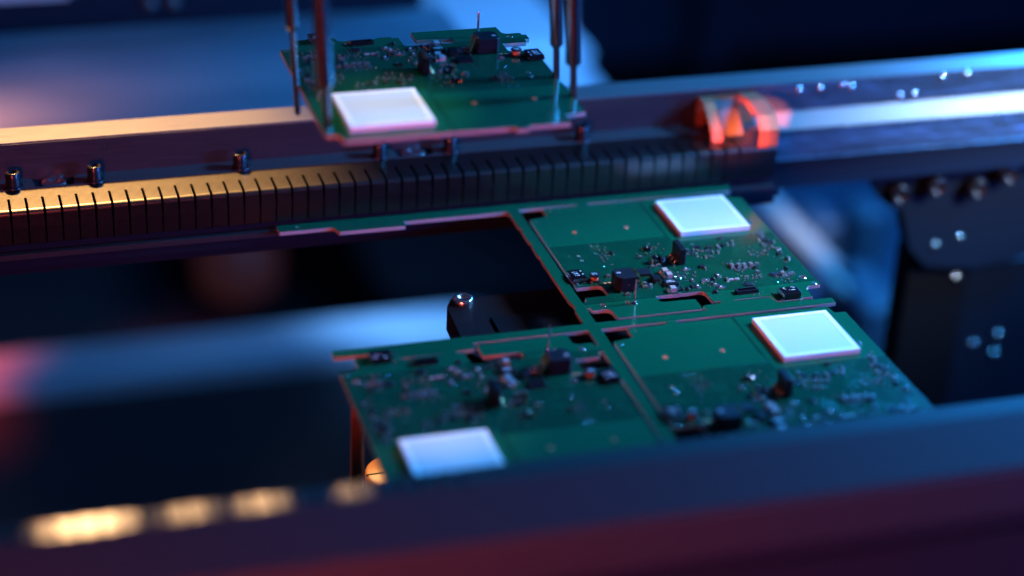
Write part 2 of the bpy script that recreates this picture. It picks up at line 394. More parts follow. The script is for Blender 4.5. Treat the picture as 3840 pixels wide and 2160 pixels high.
# power transistor with bright clip edge, left edge
b = MB(); b.bbox(-.24, .24, -.31, .31, .05, .17, .02, BLKG)
b.box(-.245, .245, -.335, -.29, .085, .155, TIN, taper=.006); b.box(-.262, -.236, -.29, .27, .0, .06, TIN)
for x in (-.13, .13): b.box(x - .05, x + .05, -.37, -.2, 0, .05, TIN)
b.box(-.22, .22, -.28, .28, .004, .05, BLK)
b.lathe([(.03, .17), (.028, .174)], INK, 10, (.17, .17, 0)); b.lathe([(.03, .17), (.028, .174)], INK, 10, (.17, -.05, 0))
marks(b, -.03, .03, .17, .22, .36, 3, 3)
C('power_transistor', b.mesh('power_transistor'), -4.41, -2.14)
# copper lined test holes
b = MB(); n = 16; rr = [(.058, -TH), (.058, .012), (.064, .018), (.078, .016), (.085, .0)]
vs = [(r * math.cos(2 * math.pi * k / n), r * math.sin(2 * math.pi * k / n), z) for r, z in rr for k in range(n)]
b.add(vs, [(i * n + k, i * n + (k + 1) % n, (i + 1) * n + (k + 1) % n, (i + 1) * n + k) for i in range(len(rr) - 1) for k in range(n)], COPPAD, True)
ey = b.mesh('copper_eyelet')
for u, v in ((-3.42, 1.073), (-1.56, 1.083)): C('copper_eyelet', ey, u, v)
# small octagonal power inductor
b = MB(); oc = lambda r: [(r * math.cos(R(22.5 + 45 * k)), r * math.sin(R(22.5 + 45 * k))) for k in range(8)]
def octp(b, r, z0, z1, m, r1=None):
    p0 = [(x, y, z0) for x, y in oc(r)]; p1 = [(x, y, z1) for x, y in oc(r1 or r)]
    b.add(p0 + p1, [(i, (i + 1) % 8, 8 + (i + 1) % 8, 8 + i) for i in range(8)] + [tuple(range(7, -1, -1)), tuple(range(8, 16))], m)
octp(b, .19, .0, .06, BLK); octp(b, .13, .06, .19, COPPAD); octp(b, .185, .19, .235, BLKM, .17)
for x in (-.15, .15): b.box(x - .04, x + .04, -.21, -.1, 0, .05, TIN)
for x0, x1, y0, y1 in ((-.055, -.04, -.04, .05), (-.015, .0, -.04, .05), (0, .03, .04, .05), (0, .03, 0, .01), (.02, .032, .005, .045), (.055, .07, -.04, .05), (.09, .10, -.04, .05), (.07, .09, .04, .05), (.07, .09, -.04, -.03)):
    b.box(x0 - .02, x1 - .02, y0, y1, .235, .238, INK)
b.box(-.09, .06, .075, .085, .235, .238, INK)
C('power_inductor', b.mesh('power_inductor'), -3.90, -2.38)
# big black coil block with one cut corner
b = MB(); pf = [(-.34, -.22), (-.20, -.34), (.36, -.34), (.36, .34), (-.24, .34), (-.34, .26)]
def poly(b, pf, z0, z1, m, k=1.0):
    n = len(pf); vs = [(x, y, z0) for x, y in pf] + [(x * k, y * k, z1) for x, y in pf]
    b.add(vs, [(i, (i + 1) % n, n + (i + 1) % n, n + i) for i in range(n)] + [tuple(range(n - 1, -1, -1)), tuple(range(n, 2 * n))], m)
poly(b, pf, .03, .48, BLKM); poly(b, pf, .48, .505, BLKM, .955)
b.box(-.26, -.12, .0, .12, .5052, .512, BRN, taper=.02)
b.box(-.348, -.338, -.2, .25, .20, .215, BLKG); b.box(.0, .07, -.348, -.338, .22, .26, REDM)
for x in (-.2, .25): b.box(x - .05, x + .05, -.40, -.3, 0, .04, TIN)
C('coil_block', b.mesh('coil_block'), -3.12, -3.00)
# the two bent leads of the coil block
b = MB()
for y in (-.13, .12):
    for p, q in (((-.06, .50), (.06, .50)), ((.06, .50), (.09, .40)), ((.09, .40), (.20, .06)), ((.20, .06), (.30, .05))):
        dx, dz = q[0] - p[0], q[1] - p[1]; l = math.hypot(dx, dz); nx, nz = -dz / l * .016, dx / l * .016
        vs = []
        for yy in (y - .045, y + .045): vs += [(p[0] - nx, yy, p[1] - nz), (q[0] - nx, yy, q[1] - nz), (q[0] + nx, yy, q[1] + nz), (p[0] + nx, yy, p[1] + nz)]
        b.add(vs, [(0, 1, 2, 3), (7, 6, 5, 4), (0, 4, 5, 1), (1, 5, 6, 2), (2, 6, 7, 3), (3, 7, 4, 0)], GOLD)
C('bent_lead', b.mesh('bent_lead'), -2.74, -2.95)
# upright contact pin
b = MB(); b.lathe([(.10, 0), (.085, .02), (.045, .05), (.036, .12), (.036, .84), (.025, .875)], PINM, 12)
C('contact_pin', b.mesh('contact_pin'), -3.15, -4.12)
# flat driver chip, black diode with a silver band, main driver chip
b = ic(.50, .40, .10, 6, 'driver_chip', 'y', BLKM); C('driver_chip', b.mesh('driver_chip'), -2.19, -2.26)
b = MB(); b.bbox(-.13, .13, -.17, .17, .02, .15, .02, BLK); b.box(-.07, .07, -.23, -.165, 0, .07, TIN); b.box(-.07, .07, .165, .23, 0, .07, TIN)
C('diode', b.mesh('diode'), -1.97, -2.80)
b = ic(.46, .34, .12, 4, 'driver_chip', 'x', BLK); marks(b, 0, .02, .12, .3, .18, 2, 8); C('driver_chip', b.mesh('driver_chip'), -1.58, -3.17)
# large power chip with bright clip edges, right edge
b = MB(); b.bbox(-.30, .30, -.26, .26, .03, .185, .02, BLKG)
b.box(-.335, -.285, -.25, .25, .10, .192, TIN, taper=.012); b.box(.285, .325, -.25, .25, .10, .19, TIN, taper=.01)
for y in (-.2, .15): b.box(-.40, -.30, y - .05, y + .05, 0, .03, TIN)
b.lathe([(.035, .185), (.032, .189)], INK, 10, (-.13, .19, 0)); marks(b, .05, .03, .186, .34, .09, 1, 5); marks(b, -.13, .1, .186, .1, .05, 1, 6); marks(b, .18, .19, .186, .12, .1, 2, 7)
C('power_chip', b.mesh('power_chip'), 1.90, -4.68)
# board to board connector
b = MB(); b.box(-.37, .37, -.11, .11, .0, .05, BLK)
for x0, x1, y0, y1 in ((-.37, .37, -.11, -.075), (-.37, .37, .075, .11), (-.37, -.31, -.075, .075), (.31, .37, -.075, .075)): b.box(x0, x1, y0, y1, .05, .12, BLK)
b.box(-.28, .28, -.03, .03, .05, .10, BLKG)
for i in range(22):
    x = -.30 + .6 * i / 21
    for y in (-.13, .13): b.box(x - .007, x + .007, y - .025, y + .025, 0, .02, TIN)
C('board_connector', b.mesh('board_connector'), .64, -4.19)
# tall pin header with three gilt pins
b = MB(); b.bbox(-.12, .10, -.36, .36, .06, .58, .02, BLK); b.box(-.10, .10, -.34, .34, 0, .06, BLK); b.box(-.02, .03, -.34, .34, .5802, .592, BLKM)
C('pin_header', b.mesh('pin_header'), -.70, -1.60)
b = MB(); b.tube([(.02, 0, .12), (-.06, 0, .12), (-.10, 0, .10), (-.13, 0, .03), (-.18, 0, .015)], .036, GOLD, 8); b.lathe([(.01, .085), (.045, .10), (.05, .125), (.035, .155), (.005, .165)], GOLD, 10, (-.09, 0, 0))
hp = b.mesh('header_pin')
for y in (-1.37, -1.60, -1.83): C('header_pin', hp, -.82, y)
# small quad chips
b = ic(.24, .20, .055, 5, 'quad_chip', 'xy', BLKM, .01); QF = b.mesh('quad_chip')
C('quad_chip', QF, .92, -3.72); C('quad_chip', QF, 2.01, -3.22)
b = ic(.20, .14, .06, 4, 'logic_chip', 'y', BLK, .01); LG = b.mesh('logic_chip')
for u, v in ((-.12, -2.24), (2.77, -1.06), (2.71, -.82), (.26, -.86), (.63, -.96)): C('logic_chip', LG, u, v)
b = ic(.17, .08, .05, 5, 'resistor_array', 'y', BRN, .008); RA = b.mesh('resistor_array')
for u in (.46, .67): C('resistor_array', RA, u, -3.29)
# upright gold shunt and small diodes near the header
b = MB(); b.bbox(-.14, .14, -.08, .08, .015, .11, .02, BLKG); b.box(-.20, -.13, -.06, .06, 0, .07, GOLD, taper=.01); b.box(.13, .19, -.06, .06, 0, .05, TIN); b.box(-.01, .01, -.06, .07, .11, .113, INK)
SOD = b.mesh('small_diode'); C('small_diode', SOD, -1.46, -.68, -15); C('small_diode', SOD, -1.40, -1.38)
b = MB(); b.box(-.03, .03, -.10, .10, 0, .20, GOLD); b.box(-.10, .14, -.14, .14, 0, .02, TIN); b.bbox(.03, .22, -.10, .10, .01, .10, .015, BLK)
C('current_shunt', b.mesh('current_shunt'), -1.66, -1.62)
for u, v in ((-1.32, -2.30), (-1.28, -2.60), (-1.66, -3.60)): C('large_capacitor', CAPL, u + (-.17 if v > -3 else 0), v + (-.08 if v > -3 else 0))
for u, v, a in ((-.70, -2.28, 0), (-.04, -3.70, 0)): C('chip_resistor', RES, u, v, a)
for u, v in ((.17, -2.92), (-.77, -3.48)): C('chip_resistor', RES, u, v, 90)
for u, v, a in ((-.77, -3.05, 90), (-.15, -3.50, 0), (-.34, -3.17, 0)): C('chip_resistor', RESS, u, v, a)
for u, v, a in ((-.10, -3.11, 80), (-.34, -3.98, 80), (-1.36, -3.58, 80), (-1.17, -3.60, 75), (-.98, -3.50, 100), (1.60, -2.64, 180), (-2.74, -.67, 90), (1.14, -.92, 90), (1.26, -.41, 0), (2.57, -2.92, 90), (2.77, -1.89, 0), (-.14, -1.25, 0)):
    C('transistor', SOT, u, v, a)
for u, v, a in ((.85, -2.40, 90), (1.10, -2.43, 90), (1.27, -2.46, 90), (1.51, -2.46, 90), (2.28, -3.27, 90)): C('chip_capacitor', CAPS, u, v, a)
for u, v, a in ((1.73, -2.44, 0), (1.52, -2.97, 0), (.34, -3.26, 90), (2.49, -3.38, 0), (2.63, -3.30, 0), (-2.39, -2.96, 0), (-2.43, -3.18, 0), (-2.24, -3.13, 90), (-3.37, -2.22, 0), (-3.17, -3.52, 0), (-1.90, -1.17, 0), (-1.19, -1.44, 60), (-1.50, -1.86, 0), (-1.72, -1.91, 0), (2.94, -2.27, 90)):
    C('chip_capacitor', CAPM, u, v, a)
for u, v, a in ((1.35, -.84, 90), (1.57, -.71, 90), (1.48, -.97, 90), (.13, -.68, 0), (.07, -.99, 90), (.30, -1.19, 0), (.46, -1.20, 0), (.62, -1.28, 90), (.81, -1.32, 90), (.94, -.90, 90), (.96, -1.06, 90), (-.25, -1.30, 0), (.05, -1.34, 90), (.27, -1.58, 90), (.46, -1.62, 0), (-.16, -.97, 0), (2.78, .60, 90), (2.70, -.23, 90), (2.80, -.36, 90), (2.70, -.58, 90), (2.51, -.78, 90), (2.50, -1.13, 90), (2.96, -.97, 90), (2.76, -1.33, 90), (2.39, -1.58, 0), (2.84, -1.55, 90), (2.95, -1.55, 90), (-.23, -3.37, 0), (-.50, -3.23, 90), (-.06, -2.35, 90)):
    C('chip_capacitor', CAPT, u, v, a)

# ---- tiny parts and pads too small to pick apart, one mesh per board
b = MB(); rnd = random.Random(11)
DOTS = [(.78, -3.57), (1.20, -3.60), (1.05, -3.33), (.87, -3.44), (.83, -2.98), (.90, -3.11), (1.11, -3.18), (1.27, -3.19), (1.40, -3.22), (1.35, -3.35), (1.49, -3.35), (1.58, -3.15), (1.51, -3.15), (1.24, -3.30), (2.26, -2.90), (2.43, -2.97), (2.00, -3.40), (2.03, -3.45), (2.13, -3.46), (2.28, -3.55), (2.33, -3.61), (2.35, -3.66), (2.17, -3.79), (2.32, -3.84), (2.39, -3.84), (2.61, -3.74), (2.71, -2.18), (2.78, -2.21), (2.70, -2.50), (2.79, -2.50), (.81, -4.40), (.99, -4.40), (1.12, -4.33), (1.47, -4.42), (.98, -2.06), (.95, -2.34), (1.00, -2.32), (1.29, -2.05), (.86, -2.59), (.91, -2.69), (1.00, -2.62), (1.00, -2.71), (1.05, -2.66), (1.05, -2.84), (1.14, -2.71), (1.20, -2.69), (1.10, -2.61), (.65, -2.15), (.78, -2.21), (.03, -1.53), (.12, -1.60), (2.75, -1.13), (2.55, -1.29), (1.99, -1.18), (2.89, -1.54), (2.72, -1.85), (2.93, -1.80), (2.50, -1.63), (2.37, -1.88), (2.52, -2.03), (2.20, -1.69), (2.02, -1.48), (1.95, -1.76), (2.11, -1.65), (1.98, -1.92), (-3.15, -.29), (-3.04, -.39), (-2.87, -.40), (-2.98, -1.04), (-2.68, -.82), (-.42, -3.08), (-.36, -3.07), (-.48, -2.54), (-1.27, -3.39), (-1.63, -3.85), (-1.55, -3.83), (-1.48, -3.80), (-2.5, -2.66), (-1.9, -.92), (-1.27, -.30), (-.94, -.36), (-.9, -.75), (2.08, -1.58), (2.05, -1.84), (2.17, -1.78), (2.25, -1.84), (1.12, -2.30), (1.36, -2.56), (1.42, -2.64), (1.24, -2.56)]
for cu, cv, su, sv, n_ in ((2.72, -.75, .18, .75, 26), (2.05, -1.6, .3, .25, 14), (1.1, -2.55, .35, .25, 18), (1.25, -3.25, .35, .15, 12), (.35, -1.3, .5, .25, 14), (2.3, -3.4, .3, .3, 12), (-.2, -3.3, .35, .3, 12), (-1.35, -.9, .35, .4, 10), (-.9, -2.6, .4, .25, 10), (-2.95, -.6, .25, .35, 8)):
    DOTS += [(cu + rnd.uniform(-su, su), cv + rnd.uniform(-sv, sv)) for _ in range(n_)]
for u, v in DOTS:
    l = rnd.uniform(.045, .075); w = l * .55; hh = rnd.uniform(.025, .05)
    if rnd.random() < .55: l, w = w, l
    k = .3
    if l > w:
        b.box(u - l / 2 + l * k, u + l / 2 - l * k, v - w / 2, v + w / 2, .003, hh, TAN); b.box(u - l / 2, u - l / 2 + l * k, v - w / 2, v + w / 2, 0, hh + .004, TIN, taper=.012); b.box(u + l / 2 - l * k, u + l / 2, v - w / 2, v + w / 2, 0, hh + .004, TIN, taper=.012)
    else:
        b.box(u - l / 2, u + l / 2, v - w / 2 + w * k, v + w / 2 - w * k, .003, hh, TAN); b.box(u - l / 2, u + l / 2, v - w / 2, v - w / 2 + w * k, 0, hh + .004, TIN, taper=.012); b.box(u - l / 2, u + l / 2, v + w / 2 - w * k, v + w / 2, 0, hh + .004, TIN, taper=.012)
tiny_mesh = b.mesh('tiny_components')
b = MB()
def pad(u, v, r, m=TIN, ry=None): 
    p = circle(u, v, r, ry, 10); vs = [(x, y, .0) for x, y in p] + [(x * .3 + u * .7 if False else u + (x - u) * .8, v + (y - v) * .8, .007) for x, y in p]; n = len(p)
    b.add(vs, [(i, (i + 1) % n, n + (i + 1) % n, n + i) for i in range(n)] + [tuple(range(n, 2 * n))], m)
def ring(u, v, r0, r1, m=TIN):
    n = 14; p = circle(u, v, r1, None, n); q = circle(u, v, r0, None, n)
    vs = [(x, y, .0) for x, y in p] + [(x, y, .006) for x, y in circle(u, v, r1 - .008, None, n)] + [(x, y, .005) for x, y in q]
    b.add(vs, [(i, (i + 1) % n, n + (i + 1) % n, n + i) for i in range(n)] + [(n + i, n + (i + 1) % n, 2 * n + (i + 1) % n, 2 * n + i) for i in range(n)], m)
for i in range(6): b.box(-3.14 - .045, -3.14 + .045, -.70 - .1 * i - .03, -.70 - .1 * i + .03, 0, .012, TIN, taper=.006)
for i in range(5): b.box(-3.01 + .012 * i - .03, -3.01 + .012 * i + .03, -.60 - .065 * i - .02, -.60 - .065 * i + .02, 0, .012, TIN, taper=.006)
for u, v, r in ((-1.02, -2.68, .08), (-1.12, -2.80, .05), (-.98, -2.80, .05), (-1.04, -2.37, .04), (-.92, -2.40, .03), (-1.12, -3.01, .035), (-1.02, -3.02, .035), (-.93, -3.01, .035), (-1.21, -3.01, .03), (-1.25, -2.65, .05), (-3.26, -.56, .04), (-3.27, -1.51, .045), (-3.01, -1.44, .025), (-2.94, -1.43, .025), (-4.16, -.57, .035), (-.78, -2.45, .03), (1.91, -3.71, .05), (2.09, -3.63, .04)): pad(u, v, r, TIN, r * .7)
for i in range(7): b.box(-1.235 + .02 * i - .015, -1.235 + .02 * i + .015, -2.20 - .05 * i - .015, -2.20 - .05 * i + .015, 0, .02, TIN, taper=.004)
b.box(-1.12, -.90, -2.74, -2.60, 0, .03, TIN, taper=.02)
for u, v in ((-3.62, -2.61), (-3.47, -2.61)): pad(u, v, .06, COPPAD, .05)
for u, v, r0, r1 in ((-4.18, -4.02, .085, .115), (2.87, -3.57, .10, .135), (-3.84, -.62, .05, .075), (-3.84, -.96, .055, .08), (3.075, -4.045, .03, .085), (-4.45, -2.57, .03, .085), (-4.439, 2.137, .03, .07), (-3.21, .05, .02, .05), (-2.97, .0, .02, .05)): ring(u, v, r0, r1)
pads_mesh = b.mesh('solder_pads')

jit = random.Random(5)
def populate(parent):
    for n, me, u, v, a in COMP:
        k = 0 if n in ('shield_cover', 'header_pin', 'contact_pin', 'bent_lead', 'coil_block', 'pin_header', 'copper_eyelet') else 1
        put(n, me, parent, (u + k * jit.uniform(-.008, .008), v + k * jit.uniform(-.008, .008), 0), a + k * R(jit.uniform(-2.5, 2.5)))
    t = put('tiny_components', tiny_mesh, parent); t['kind'] = 'stuff'
    t = put('solder_pads', pads_mesh, parent); t['kind'] = 'stuff'

CX, CY = -4.9476, -5.2616
PITCH = -8.6228
panel = thing('board_panel', 'green panel of three circuit boards with one empty bay, held level between the slotted rails', 'circuit board panel')
# frame: strips between the boards, with the stubs left where the lifted board was cut free
half = [(3.20, 3.60, .02), (-13.09, 3.60, .02), (-13.07, 3.11, .02), (-11.25, 3.11, .12), (-11.12, 2.73, .05), (-8.86, 2.73, .02), (-8.84, 3.06, .02), (-5.16, 3.07, .10)]
left = [(-5.14, 1.9, 0), (-5.10, 1.72, 0), (-5.14, 1.5, 0), (-5.14, .75, 0), (-5.09, .6, 0), (-5.13, .4, 0), (-5.15, -.3, 0), (-5.10, -.42, 0), (-5.14, -.6, 0), (-5.14, -3.55, 0), (-5.09, -3.72, 0), (-5.07, -3.98, 0), (-5.14, -4.15, 0), (-5.14, -5.05, .06)]
lowl = [(-13.09, -5.06, .02), (-13.09, -5.42, .02), (-12.47, -5.42, .02), (-12.13, -5.08 - .36, .02), (-11.25, -5.47, .1), (-11.2, -5.88, .1), (-9.95, -5.88, 0), (-9.90, -5.86, 0), (-9.46, -5.86, 0), (-9.2, -5.84, .05), (-8.86, -5.8, .05), (-8.83, -5.47, .05), (-5.14, -5.46, .06)]
lowr = [(-4.76, -5.06, .06), (-1.05, -5.05, .04), (-1.08, -4.72, .05), (-.70, -4.69, .05), (-.42, -4.662, 0), (.04, -4.662, 0), (1.26, -4.64, .1), (1.34, -5.05, .12), (2.24, -5.05, .02), (2.30, -5.08, .02), (3.20, -5.10, .02), (3.20, -5.42, .02), (2.58, -5.44, .02), (-4.74, -5.47, .05)]
def rot(pts): return [(2 * CX - p[0], 2 * CY - p[1], *(p[2:])) for p in pts]
top_r = [(-4.76, 3.15, .06), (-2.63, 3.152, .0), (-2.27, 3.152, .0), (3.08, 3.14, .03)]
vr = [(-4.762, 1.80, 0), (-4.762, 2.30, 0), (-4.762, 2.6, 0)]
outline = half + left + lowl
b_l = [(-5.14, -5.47, .05)]
# lower half of the frame mirrors the top strip without the stubs
low = [(-5.14, -13.67, .05), (-13.09, -13.67, .02), (-13.09, -14.12, .02), (3.20, -14.12, .02), (3.20, -13.67, .02), (-4.76, -13.67, .05)]
FR = half + left + lowl + low + list(reversed(lowr)) + [(-4.762, -4.112, 0), (-4.762, -3.728, 0)] + top_r
frame_mesh = plate('panel_frame', fillet(FR, .03), [circle(-12.4, 3.36, .06)], -TH, -.001, MASKF, FR4)
put('panel_frame', frame_mesh, panel)
for loc, rz in (((0, 0, 0), 0), ((0, PITCH, 0), 0), ((2 * CX, 2 * CY, 0), math.pi)):
    bd = put('board', board_mesh, panel, loc, rz)
    populate(bd)
lifted = thing('circuit_board', 'single green circuit board lifted level in the air between four thin gripper pins', 'circuit board', (-9.971, -2.207, 6.88), math.pi)
put('laminate', board_mesh, lifted); populate(lifted)

# ================================================================== gripper pins
def jaw(label, rods):
    base = rods[0]
    t = thing('gripper_jaw', label, 'gripper', base[0], 0, 'gripper jaws holding the lifted board')
    for (bx, by, bz), ztip, zs, rs, rp in rods:
        o = Vector((bx, by, bz)) - Vector(base[0]); lean = Vector((-.055, 0, 1)).normalized()
        def q(z): return o + lean * (z - bz)
        b = MB(); b.tube([q(ztip - .0), q(ztip + .06), q(zs + .1)], rp, ROD, 14); b.tube([q(ztip - .10), q(ztip)], rp * .55, ROD, 14, rp); b.obj('pin', t)
        b = MB(); b.tube([q(zs - .14), q(zs)], rp * 1.05, ROD, 16, rs); b.tube([q(zs), q(zs + 8)], rs, ROD, 18); b.obj('sleeve', t)
    return t
jaw('pair of dark gripper pins with stepped sleeves at the left edge of the lifted board',
    [((-13.27, -.90, 6.88), 6.0, 8.75, .20, .10), ((-13.02, -4.2, 6.88), 6.75, 8.2, .25, .11)])
jaw('pair of dark gripper pins with stepped sleeves at the right edge of the lifted board',
    [((-5.36, -1.75, 6.88), 6.72, 7.95, .205, .105), ((-5.33, -3.30, 6.88), 6.75, 7.95, .25, .11)])

# ================================================================== slotted clamp rail
PITCHF = .5355; X0 = -21.631
def clamp_rail(label, loc, rz, kmin, kmax, xl, xr, screws, recesses, STEEL):
    t = thing('clamp_rail', label, 'rail', loc, rz, 'slotted clamp rails along the panel')
    zt, th, yf = 1.345, .05, 3.60
    # top sheet behind the finger roots
    b = MB(); b.box(xl, xr, 4.5755, 5.22, zt - th, zt, STEEL); b.obj('top_sheet', t)
    # fingers: rounded L strips between slots
    prof_o = []; prof_i = []; r = .16
    for k in range(7):
        a = R(90 * k / 6); prof_o.append((yf + r - r * math.sin(a), zt - r + r * math.cos(a))); ri = r - th; prof_i.append((yf + r - ri * math.sin(a), zt - r + ri * math.cos(a)))
    prof = [(4.575, zt)] + prof_o + [(yf, .75), (yf + .02, .16), (yf + .07, .12), (yf + .07, .16)] + [(yf + th, .75)] + list(reversed(prof_i)) + [(4.575, zt - th)]
    b = MB(); n = len(prof); vs = []
    for side in (0, 1):
        for y, z in prof:
            gap = .044 if z > 1.2 else .044 - .020 * min(1, (1.2 - z) / .25)
            vs.append((gap if side == 0 else PITCHF - gap, y, z))
    b.add(vs, [(i, (i + 1) % n, n + (i + 1) % n, n + i) for i in range(n)], STEEL); b.add(vs, [tuple(range(n - 1, -1, -1)), tuple(range(n, 2 * n))], STEEL)
    fm = b.mesh('finger')
    for p in fm.polygons: p.use_smooth = False
    for k in range(kmin, kmax): put('finger', fm, t, (X0 + PITCHF * k, 0, 0))
    x1 = X0 + PITCHF * kmax + .044
    for xa, xb in ((x1, xr), (xl, X0 + PITCHF * kmin - .044)):
        if xb - xa < .3: continue
        b = MB(); n = len(prof); vs = [(xa, y, z) for y, z in prof] + [(xb, y, z) for y, z in prof]
        b.add(vs, [(i, (i + 1) % n, n + (i + 1) % n, n + i) for i in range(n)] + [tuple(range(n - 1, -1, -1)), tuple(range(n, 2 * n))], STEEL); b.obj('end_tab', t)
    # clamp strip with rounded recesses over countersunk screws
    pts = [(xl, 5.222, .0), (xr, 5.222, .0), (xr, 6.08, .0)]
    for cx in sorted(recesses, reverse=True): pts += [(cx + .70, 6.08, .25), (cx + .62, 5.30, .06), (cx - .62, 5.30, .06), (cx - .70, 6.08, .25)]
    pts += [(xl, 6.08, .0)]
    put('clamp_strip', plate('clamp_strip', fillet(pts, .05, 6), [], zt - .06, zt + .015, ALUD, ALUD), t)
    b = MB(); b.box(xl, xr, 4.72, 6.03, .3, 1.27, ANOD); b.box(xl, xr, 3.72, 4.719, -.1, .1, ANOD); b.obj('rail_body', t)
    b = MB(); b.box(xl, xr, 3.50, 6.0, -.33, -.15, RUBBER); b.obj('belt', t)
    b = MB(); b.box(xl, xr + .2, 3.54, 6.03, -.62, -.345, ANOD); b.box(xl, xr + .2, 3.80, 6.03, -1.0, -.63, ANOD); b.obj('lower_guide', t)
    b = MB(); b.lathe([(.32, 0), (.32, .045), (.30, .06), (.14, .06)], SCREW, 22)
    b.lathe([(.235, .06), (.235, .50), (.21, .535), (.135, .535), (.125, .40), (.02, .40)], SCREW, 24); sm = b.mesh('cap_screw')
    for x, y in screws: put('cap_screw', sm, t, (x, y, zt + .015))
    b = MB(); b.lathe([(.42, 0), (.40, .04), (.30, .085), (.16, .095), (.13, .01), (.02, .01)], TIN, 18); cm = b.mesh('countersunk_screw')
    for cx in recesses: put('countersunk_screw', cm, t, (cx, 5.72, 1.275))
    return t
SCR = [(-21.40, 5.46), (-18.77, 5.46), (-13.93, 5.50), (-9.12, 5.50), (-6.59, 5.52), (-1.75, 5.55), (3.2, 5.55)]
clamp_rail('long slotted steel clamp rail with cap screws running behind the panel', (0, 0, 0), 0, -3, 47, -23.3, 4.95, SCR, (-20.08, -7.86), STEEL)
clamp_rail('blurred slotted clamp rail crossing in front of the panel, beside the near beam', (2 * CX, 2 * CY, .14), math.pi, 44, 84, -32, 24.0, [(x, y) for x, y in SCR] + [(8.2, 5.5), (10.6, 5.5), (14, 5.5)], (5.4, 12.2), DSTEEL)

# ================================================================== beams
t = thing('aluminium_beam', 'long bright aluminium beam behind the far clamp rail, lit yellow at left and blue at right', 'beam')
b = MB(); b.prism_x([(6.10, 2.65), (7.32, 2.65), (7.32, -1.4), (6.2, -1.4), (6.2, -1.0), (6.10, -1.0)], -60, 60, ALU); b.obj('extrusion', t)
b = MB(); b.box(-60, 4.96, 6.04, 6.097, 1.28, 2.60, GLOSSD); b.obj('front_cover', t)
b = MB(); b.box(5.05, 60, 6.05, 6.097, 1.56, 2.62, UPPER); b.obj('upper_face', t)
b = MB(); b.prism_x([(6.098, 1.54), (5.66, .98), (6.098, .90)], 5.05, 60, ALU); b.obj('front_channel', t)
b = MB(); b.prism_x([(6.098, .895), (5.64, .96), (5.54, -.10), (5.44, -.14), (5.44, -.17), (6.098, -.18)], 5.05, 60, UPPER); b.obj('lower_facet', t)
b = MB(); b.box(5.05, 60, 5.62, 6.098, -1.15, -.19, ANOD); b.box(5.05, 60, 5.5, 6.098, -1.30, -1.16, ANOD); b.obj('lower_flange', t)  # shade on the lower facet put into a darker finish
b = MB(); b.lathe([(.13, 0), (.13, .06), (.09, .12), (.03, .14)], TIN, 14, axis='y'); dm = b.mesh('dome_screw')
for x, z in ((6.75, 2.38), (7.6, 2.38), (8.5, 2.47), (8.86, 2.33), (12.6, 2.45), (13.6, 2.50), (10.9, 1.82), (11.5, 1.85)): put('dome_screw', dm, t, (x, 6.10, z))
t = thing('aluminium_beam', 'dark foreground beam running along the bottom edge, blue on top and red in front', 'beam')
b = MB(); b.prism_x([(-16.62, 2.65), (-19.0, 2.65), (-19.0, -4.0), (-16.62, -4.0)], -60, 60, NBEAM); b.obj('extrusion', t)
b = MB(); b.prism_x([(-19.002, 2.6), (-19.1, 2.5), (-19.1, 1.35), (-19.002, 1.25)], -60, 60, RAILP); b.obj('front_channel', t)
b = MB(); b.prism_x([(-19.002, .9), (-19.35, .8), (-19.35, -1.6), (-19.002, -1.7)], -60, 60, NBEAM); b.obj('lower_channel', t)

# end hood on the far rail, orange light put into its colour
t = thing('end_hood', 'folded hood coloured for orange light on the right end of the slotted rail', 'guide hood')
prof = [(5.9, 2.50), (4.9, 2.62), (4.0, 2.42), (3.62, 1.98), (3.62, 1.36)]
def sheet(b, prof, x0, x1, th, m):
    n = len(prof); vs = []
    for x in (x0, x1):
        for d in (0, th):
            vs += [(x, y + d * .6, z - d * .6) for y, z in prof]
    f = []
    for i in range(n - 1):
        f += [(i, i + 1, 2 * n + i + 1, 2 * n + i), (n + i, 3 * n + i, 3 * n + i + 1, n + i + 1), (i, n + i, n + i + 1, i + 1), (2 * n + i, 2 * n + i + 1, 3 * n + i + 1, 3 * n + i)]
    f += [(0, 2 * n, 3 * n, n), (n - 1, 2 * n - 1, 4 * n - 1, 3 * n - 1)]
    b.add(vs, f, m)
b = MB(); sheet(b, prof, 4.25, 4.95, .12, ORANGE_LIT); b.obj('hood_panel', t)
b = MB(); sheet(b, [(5.9, 2.45), (5.4, 2.45), (4.5, 1.75), (4.3, 1.37)], 2.75, 3.15, .12, ORANGE_LIT); b.obj('side_arm', t)
b = MB(); b.box(2.75, 4.95, 5.80, 6.03, 1.37, 2.40, ORANGE_LIT); b.obj('back_flange', t)
b = MB(); sheet(b, [(5.75, 2.36), (5.2, 2.2), (4.5, 1.5)], 3.25, 4.0, .10, ALU); b.obj('bright_insert', t)

# ================================================================== under the panel
t = thing('support_block', 'dark machined support block with one screw seen through the empty bay', 'support block')
b = MB()
vs = [(-8.2, -.75), (-4.2, -.75), (-4.0, 2.7), (2.2, 2.7), (2.2, -13.0), (-7.6, -13.0), (-7.6, -6.0), (-8.35, -4.6), (-8.6, -4.2), (-8.45, -1.2)]
def polyz(b, pf, z0, z1, m):
    n = len(pf); v = [(x, y, z0) for x, y in pf] + [(x, y, z1) for x, y in pf]
    b.add(v, [(i, (i + 1) % n, n + (i + 1) % n, n + i) for i in range(n)] + [tuple(range(n - 1, -1, -1)), tuple(range(n, 2 * n))], m)
polyz(b, vs, -1.9, -1.05, DARK); b.obj('block_plate', t)
b = MB(); b.box(-7.3, -4.4, -4.4, -2.3, -1.05, -.98, BLK); b.obj('pocket_cover', t)
b = MB(); b.box(-7.6, -5.0, -4.0, -1.5, -30, -1.9, DARK); b.obj('column', t)
